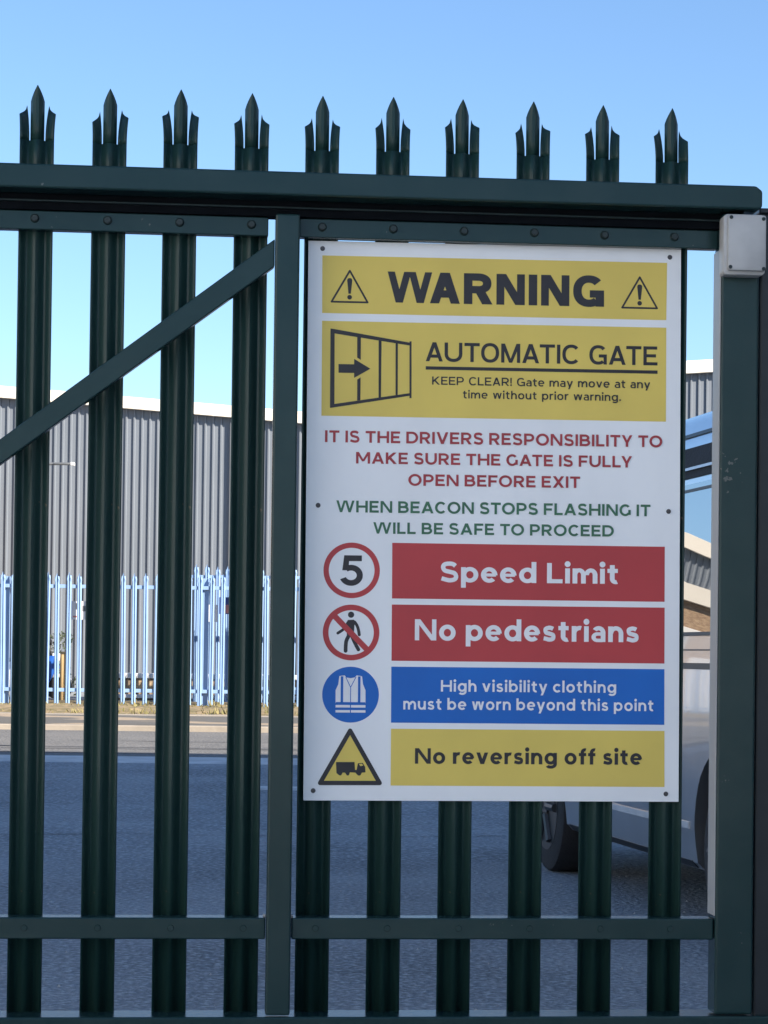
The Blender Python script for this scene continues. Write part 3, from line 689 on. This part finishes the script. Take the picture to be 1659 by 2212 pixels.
for mir in (False, True):
    for y0, y1, y1t in ((-.72, .88, .88), (.98, 1.78, 1.78), (1.90, 2.80, 2.42)):
        fr = side_panel('window', y0, y1, 1.200, 1.835, M['glass'], van, .006, .004, mir, 6, None, y1t)
        side_panel('window_seal', y0, y1, 1.800, 1.812, M['trim'], fr, .009, .002, mir, 1, None, y1t)
        side_panel('window_seal', y0, y1, 1.192, 1.206, M['trim'], fr, .009, .002, mir, 1)
    side_panel('roof_gutter', -.80, 2.40, 1.862, 1.998, M['rubber'], van, .006, .004, mir, 3)
    side_panel('drip_rail', -.80, 2.40, 1.896, 1.908, M['lamp_clear'], van, .016, .004, mir, 1)
    side_panel('roof_seam', -.80, 2.40, 2.050, 2.066, M['trim'], van, .005, .004, mir, 1)
    side_panel('door_track', -.55, .66, 1.055, 1.080, M['trim'], van, .004, .003, mir, 1)
    side_panel('waist_crease', -.70, 3.3, 1.130, 1.136, M['trim'], van, .0015, .002, mir, 1)
    side_panel('rub_strip', .46, 2.44, .405, .432, M['lamp_clear'], van, .007, .004, mir, 1)
    side_panel('sill', .46, 2.44, .245, .275, M['trim'], van, .006, .004, mir, 1)
    for y in (.93, 1.84, 2.72): side_panel('door_gap', y - .004, y + .004, .30, 1.19 if y < 2.7 else 1.02, M['trim'], van, .001, .002, mir, 5)
    for y in (1.70, 1.98): side_panel('door_handle', y - .09, y + .09, .985, 1.02, M['silver'], van, .03, .004, mir, 1)
    fx = (lambda q: 1.91 - q) if mir else (lambda q: q)
    for y in (0, 2.9):
        wx = [.015, .235] if not mir else [1.895, 1.675]
        ty = MB(); ty.cyl((wx[0], y, .335), (wx[1], y, .335), .335, 48, bev=.03); w_ = ty.build('wheel', M['rubber'], van, True)
        rm = MB(); s = -1 if not mir else 1
        rm.cyl((wx[0] + s * .002, y, .335), (wx[0] - s * .02, y, .335), .225, 40, r2=.20)
        for k in range(6):
            a = k * math.pi / 3; rm.cyl((wx[0] + s * .006, y + .05 * math.cos(a), .335 + .05 * math.sin(a)), (wx[0] + s * .004, y + .20 * math.cos(a), .335 + .20 * math.sin(a)), .022, 8)
        rm.cyl((wx[0] + s * .012, y, .335), (wx[0], y, .335), .06, 24)
        rm.build('rim', M['alloy'], w_, True)
    mm = MB(); mm.box(min(fx(-.20), fx(-.03)), max(fx(-.20), fx(-.03)), 2.66, 2.74, 1.16, 1.36, .03, 3); mm.cyl((fx(-.05), 2.70, 1.2), (fx(.03), 2.70, 1.2), .025, 10); mm.build('door_mirror', M['trim'], van, True)
    MB().box(min(fx(.05), fx(.18)), max(fx(.05), fx(.18)), -.935, -.88, .80, 1.25, .01).build('tail_light', M['lamp_red'], van, True)
    MB().box(min(fx(.25), fx(.55)), max(fx(.25), fx(.55)), 3.70, 3.86, .72, .88, .03, 3).build('headlight', M['lamp_clear'], van, True)
rg = MB(); rg.box(.22, 1.69, -.945, -.91, 1.22, 1.74, .01); rg.build('rear_window', M['glass'], van, True)
bp_ = MB(); bp_.box(.05, 1.86, -1.0, -.86, .32, .58, .04, 3); bp_.build('bumper', M['trim'], van, True)
bp_ = MB(); bp_.box(.20, 1.71, 3.80, 3.96, .30, .58, .04, 3); bp_.build('bumper', M['silver'], van, True)
ws = MB(); ws.quad([(.16, 2.62, 2.02), (1.75, 2.62, 2.02), (1.84, 3.22, 1.30), (.07, 3.22, 1.30)])
b2 = bmesh.ops.extrude_face_region(ws.bm, geom=ws.bm.faces[:]); bmesh.ops.translate(ws.bm, verts=[v for v in b2['geom'] if isinstance(v, bmesh.types.BMVert)], vec=(0, .01, .012)); ws.build('windscreen', M['glass'], van)

# ------------------------------------------------------------------ blue palisade fence across the road
FY = 31.0
fence = empty('palisade_fence', (0, FY, .35)); tag(fence, 'light blue palisade fence across the road in front of the grey warehouse', 'fence')
def blue_pale_mesh(h):
    xs = [-.031, -.024, -.012, -.004, 0, .004, .012, .024, .031]; ys = [.012, .002, 0, .014, .020, .014, 0, .002, .012]
    bm = bmesh.new(); rows = []
    for z in (0, h * .5, h - .13): rows.append([bm.verts.new((x, y, z)) for x, y in zip(xs, ys)])
    rows.append([bm.verts.new((x * 1.12, y - .01 * abs(x) / .03, h - .07 - .02 * (abs(x) > .02))) for x, y in zip(xs, ys)])
    rows.append([bm.verts.new((x * .9 if abs(x) > .01 else x * .5, y, h - .045 if abs(x) > .01 else h)) for x, y in zip(xs, ys)])
    for a, b in zip(rows, rows[1:]):
        for i in range(8): bm.faces.new((a[i], a[i + 1], b[i + 1], b[i]))
    me = bpy.data.meshes.new('pale'); bm.to_mesh(me); bm.free(); me.materials.append(M['fence_blue']); return me
bpm = blue_pale_mesh(1.81)
for i in range(74):
    o = bpy.data.objects.new('pale', bpm); COL.objects.link(o); o.parent = fence
    o.location = (-5.787 + i * .1495 + random.uniform(-.006, .006), 0, random.uniform(-.012, .012)); o.rotation_euler = (0, R(random.uniform(-.4, .4)), R(random.uniform(-4, 4)))
ex = bmesh.new()
for x in [-5.787 - .1495 * k for k in range(1, 150)] + [-5.787 + .1495 * (74 + k) for k in range(60)]:
    t = bpm.copy(); t.transform(Matrix.Translation((x, 0, 0))); ex.from_mesh(t); bpy.data.meshes.remove(t)
me = bpy.data.meshes.new('pale'); ex.to_mesh(me); ex.free(); o = link('pale', me, M['fence_blue'], fence); o['kind'] = 'stuff'
for z in (1.62, .21): MB().box(-28, 14, .022, .060, z - .025, z + .025, .004).build('rail', M['fence_blue'], fence)
for k in range(-10, 6): MB().box(k * 2.72 + .23, k * 2.72 + .33, .061, .13, -.1, 1.75, .004).build('post', M['fence_blue'], fence)

gate2 = empty('palisade_gate', (-2.84, 31.75, .38)); tag(gate2, 'taller light blue palisade gate panel just behind the blue fence', 'gate')
gpm = blue_pale_mesh(1.93)
for i in range(18):
    o = bpy.data.objects.new('pale', gpm); COL.objects.link(o); o.parent = gate2
    o.location = (.06 + i * .152 + random.uniform(-.008, .008), 0, random.uniform(-.02, .02)); o.rotation_euler = (0, R(random.uniform(-.5, .5)), 0)
for z in (1.77, .22): MB().box(0, 2.8, .022, .06, z - .022, z + .022, .004).build('rail', M['fence_blue'], gate2)
for x in (-.06, 2.8): MB().box(x, x + .06, .0, .08, -.05, 2.0, .004).build('post', M['fence_blue'], gate2)

def notice(name, x0, x1, z0, z1, y, m, marks, label):
    e = empty(name, ((x0 + x1) / 2, y, z0)); tag(e, label, 'notice', 'notices on the blue fence')
    w = (x1 - x0) / 2; h = z1 - z0
    MB().box(-w, w, 0, .006, 0, h, .001).build('plate', m, e)
    for a, b, c, d, mm in marks: MB().box(-w + a * 2 * w, -w + b * 2 * w, -.002, -.0005, c * h, d * h).build('print', mm, e)
notice('fence_notice', -4.27, -4.01, 1.52, 1.77, 31.07, M['poster_white'], [(.25, .45, .55, .9, M['pipe']), (.1, .5, .12, .2, M['poster_pink']), (.6, .95, .45, .75, M['pipe'])], 'white notice on the blue fence nearer the left edge')
notice('fence_notice', -2.53, -2.27, 1.51, 1.745, 31.07, M['poster_white'], [(.15, .35, .3, .5, M['galv']), (.62, .85, .55, .85, M['galv'])], 'white notice on the blue fence beside the navy and pink poster')
notice('fence_notice', -2.25, -2.10, 1.62, 1.85, 31.07, M['poster_navy'], [(.2, .98, .05, .55, M['poster_pink'])], 'navy and pink poster on the blue fence')

# ------------------------------------------------------------------ behind the fence
wall = empty('low_wall', (-1.6, 32.6, .40)); tag(wall, 'low rubble wall with white coping behind the blue fence', 'wall')
MB().box(-2.35, 3.2, -.11, .11, -.1, .31, .01).build('rubble', M['stone'], wall)
MB().box(-2.40, 3.25, -.15, .15, .313, .385, .01).build('coping', M['whitewall'], wall)
MB().box(-2.40, 3.25, -.17, -.113, .03, .085, .01).build('plinth', M['whitewall'], wall)
tp = MB(); tp.cyl((0, 0, 0), (0, 0, .66), .040, 18, bev=.008); tp.cyl((0, 0, .66), (0, 0, .69), .034, 18)
o = tp.build('timber_bollard', M['timber'], None, True); o.location = (-4.50, 32.0, .39)
tag(o, 'short tan timber bollard behind the blue fence', 'bollard')

sct = empty('motor_scooter', (-5.05, 32.3, .40)); sct.scale = (.82, .82, .72); tag(sct, 'white and blue motor scooter parked behind the blue fence at far left', 'scooter')
for x in (-.62, .55):
    t = MB(); t.cyl((x, -.06, .24), (x, .06, .24), .24, 28, bev=.03); w_ = t.build('wheel', M['rubber'], sct, True)
    MB().cyl((x, -.065, .24), (x, .065, .24), .13, 20).build('rim', M['alloy'], w_)
MB().prism([(-.80, .42), (-.75, .60), (-.55, .74), (-.05, .72), (.0, .45), (.25, .30), (.28, .22), (-.3, .22)], -.13, .13, .03).build('body', M['scooter_white'], sct, True)
MB().prism([(.28, .20), (.34, .24), (.55, .62), (.50, .86), (.40, .86), (.22, .34)], -.15, .15, .02).build('leg_shield', M['scooter_blue'], sct, True)
MB().prism([(-.72, .745), (-.60, .83), (-.10, .80), (-.05, .735)], -.12, .12, .02).build('seat', M['trim'], sct, True)
MB().box(-1.05, -.74, -.16, .16, .70, 1.02, .03).build('top_box', M['scooter_white'], sct, True)
hb = MB(); hb.cyl((.50, 0, .30), (.40, 0, .95), .025, 12); hb.cyl((.38, -.32, .93), (.38, .32, .93), .016, 12); hb.build('handlebar', M['trim'], sct)
MB().cyl((.44, 0, .84), (.56, 0, .83), .075, 20, bev=.01).build('headlight', M['scooter_white'], sct, True)
MB().prism([(.30, .46), (.45, .52), (.62, .50), (.78, .40), (.74, .37), (.55, .44), (.36, .42)], -.08, .08, .01).build('mudguard', M['scooter_white'], sct, True)
for s in (-1, 1):
    q = MB(); q.cyl((.37, s * .25, .93), (.36, s * .30, 1.10), .006, 8); q.cyl((.355, s * .30, 1.12), (.375, s * .30, 1.12), .055, 18); q.build('mirror', M['trim'], sct)

lamp = empty('street_lamp', (-5.55, 36.0, .42)); tag(lamp, 'thin lamp post with a short sideways arm in front of the warehouse', 'street lamp')
MB().cyl((0, 0, 0), (0, 0, 3.66), .05, 16, r2=.035).build('post', M['galv'], lamp, True)
MB().cyl((0, 0, 3.62), (.50, 0, 3.63), .022, 12).build('arm', M['pipe'], lamp, True)
hd = MB(); hd.box(.30, .56, -.06, .06, 3.610, 3.645, .012); hl = hd.build('lamp_head', M['pipe'], lamp, True)
MB().box(.565, .625, -.062, .062, 3.600, 3.652, .008).build('lens', M['scooter_white'], hl)

# ------------------------------------------------------------------ warehouses
def corrugated(name, x0, x1, y, z0, ztop, pitch, parent, m):
    """trapezoid-profile cladding whose top follows ztop(x)"""
    bm = bmesh.new(); prof = [(0, 0), (.60, 0), (.63, -.030), (.82, -.030), (.90, 0)]
    x = x0; low, high = [], []
    while x < x1:
        for f, d in prof:
            xx = x + f * pitch
            if xx > x1: break
            low.append(bm.verts.new((xx, y + d, z0))); high.append(bm.verts.new((xx, y + d, ztop(xx))))
        x += pitch
    for i in range(len(low) - 1): bm.faces.new((low[i], low[i + 1], high[i + 1], high[i]))
    bmesh.ops.recalc_face_normals(bm, faces=bm.faces[:])
    me = bpy.data.meshes.new(name); bm.to_mesh(me); bm.free(); return link(name, me, m, parent)
def warehouse(xa, xb, xp, zp, slope, y, depth, label, fh, off):
    e = empty('warehouse', (xp, y, .42)); tag(e, label, 'warehouse')
    zt = lambda X: zp - slope * abs(X) - .42
    a, b = xa - xp, xb - xp
    corrugated('front_wall', a, b, 0, -.1, lambda X: zt(X) - fh * .6, .139, e, M['clad'])
    P = [(a - .1, zt(a)), (0, zt(0)), (b + .1, zt(b))]
    MB().prism(P + [(x, z - fh) for x, z in P[::-1]], -.16, -.045, .004).build('fascia', M['fascia'], e)
    sd = MB()
    for X in (a, b): sd.quad([(X, .02, -.1), (X, depth, -.1), (X, depth, zt(X) - .05), (X, .02, zt(X) - .05)])
    sd.quad([(a, depth, -.1), (b, depth, -.1), (b, depth, zt(b) - .05), (0, depth, zt(0) - .05), (a, depth, zt(a) - .05)])
    sd.build('side_wall', M['clad'], e)
    rf = MB(); rf.prism([(a - .1, zt(a) - .03), (0, zt(0) - .03), (b + .1, zt(b) - .03), (b + .1, zt(b) - .12), (0, zt(0) - .12), (a - .1, zt(a) - .12)], -.040, depth + .1); rf.build('roof', M['roof'], e)
    return e, zt
wa, zta = warehouse(-34.0, .7, -16.6, 6.44, .0737, 40.0, 24, 'grey corrugated warehouse with a cream fascia falling to the right', .205, 0)
dp = MB(); dp.box(-2.745 + 16.6, -2.605 + 16.6, -.075, -.042, -.1, zta(-2.68 + 16.6) - .21, .006); dp.build('downpipe', M['pipe'], wa)
wb, ztb = warehouse(1.5, 29.0, 15.2, 7.0, .070, 40.0, 24, 'second grey warehouse seen right of the sign with a fascia rising to the right', .22, 0)

# the tall unit behind the camera whose shadow lies over the gate, the yard and half the road
unit = empty('industrial_unit', (4.6, -6.0, 0)); tag(unit, 'tall pale industrial unit right of the gate that shades the yard', 'building')
H = 12.15
MB().box(0, 40, 0, 14.0, -.1, H).build('wall', M['rear_wall'], unit)
MB().box(-.12, 40.1, -.1, 14.06, H + .003, H + .3).build('roof', M['roof'], unit)
for k in range(2):
    d = MB(); d.box(-.06, -.003, 1.5 + k * 6, 5.5 + k * 6, 0, 4.6, .01); d.build('shutter', M['galv'], unit)

# white block added out of view on the left to bounce sun onto the gate
ofc = empty('bounce_building', (-8.5, -24.0, 0)); tag(ofc, 'long white block added unseen on the left to bounce sunlight onto the gate', 'building')
MB().box(-12, 0, 0, 27, -.1, 9.0).build('wall', M['bounce_white'], ofc)
MB().box(-12.1, .15, -.1, 27.1, 9.003, 9.3).build('roof', M['roof'], ofc)

sh = MB()
for i in range(420):
    a = random.uniform(0, 6.28); q = random.random() ** .5 * .34; z = random.uniform(.02, .92); q *= (1 - .55 * z)
    p = Vector((q * math.cos(a) + .06 * math.sin(z * 9), q * math.sin(a), z)); d = Vector((random.uniform(-1, 1), random.uniform(-1, 1), random.uniform(-.6, 1))).normalized(); e = d.orthogonal().normalized()
    l = random.uniform(.03, .07); sh.quad([p, p + d * l * .5 + e * l * .35, p + d * l, p + d * l * .5 - e * l * .35])
bush = empty('shrub', (-4.78, 33.3, .42)); tag(bush, 'small dark shrub between the scooter and the bollard behind the fence', 'shrub')
sh.build('foliage', M['leaf'], bush)
st = MB()
for k in range(5): st.cyl((.02 * k - .04, 0, 0), (.09 * k - .18, .05 * math.sin(k), .55), .010, 6, r2=.004)
st.build('stem', M['timber'], bush)

# brick block added out of view, only to give the van windows a warm reflection
bo = empty('reflection_block', (-12.4, 34.0, .42)); tag(bo, 'tan brick block with cream trim added unseen for the van window reflection', 'building')
MB().box(-4.6, 4.6, 0, 4.5, -.1, 4.0).build('wall', M['brick'], bo)
MB().box(-4.75, 4.75, -.14, 4.6, 4.003, 4.3).build('fascia', M['fascia'], bo)
for x in (-3.3, -1.0, 1.3, 3.3):
    f = MB(); f.box(x - .40, x + .40, -.05, -.002, 2.3, 3.55, .01); f = f.build('window', M['whitewall'], bo)
    MB().box(x - .30, x + .30, -.058, -.051, 2.40, 3.45).build('reflection_block_pane', M['glass'], f)
d_ = MB(); d_.box(-.6, .6, -.05, -.002, 0, 2.2, .01); d_.build('reflection_block_door', M['scooter_white'], bo)
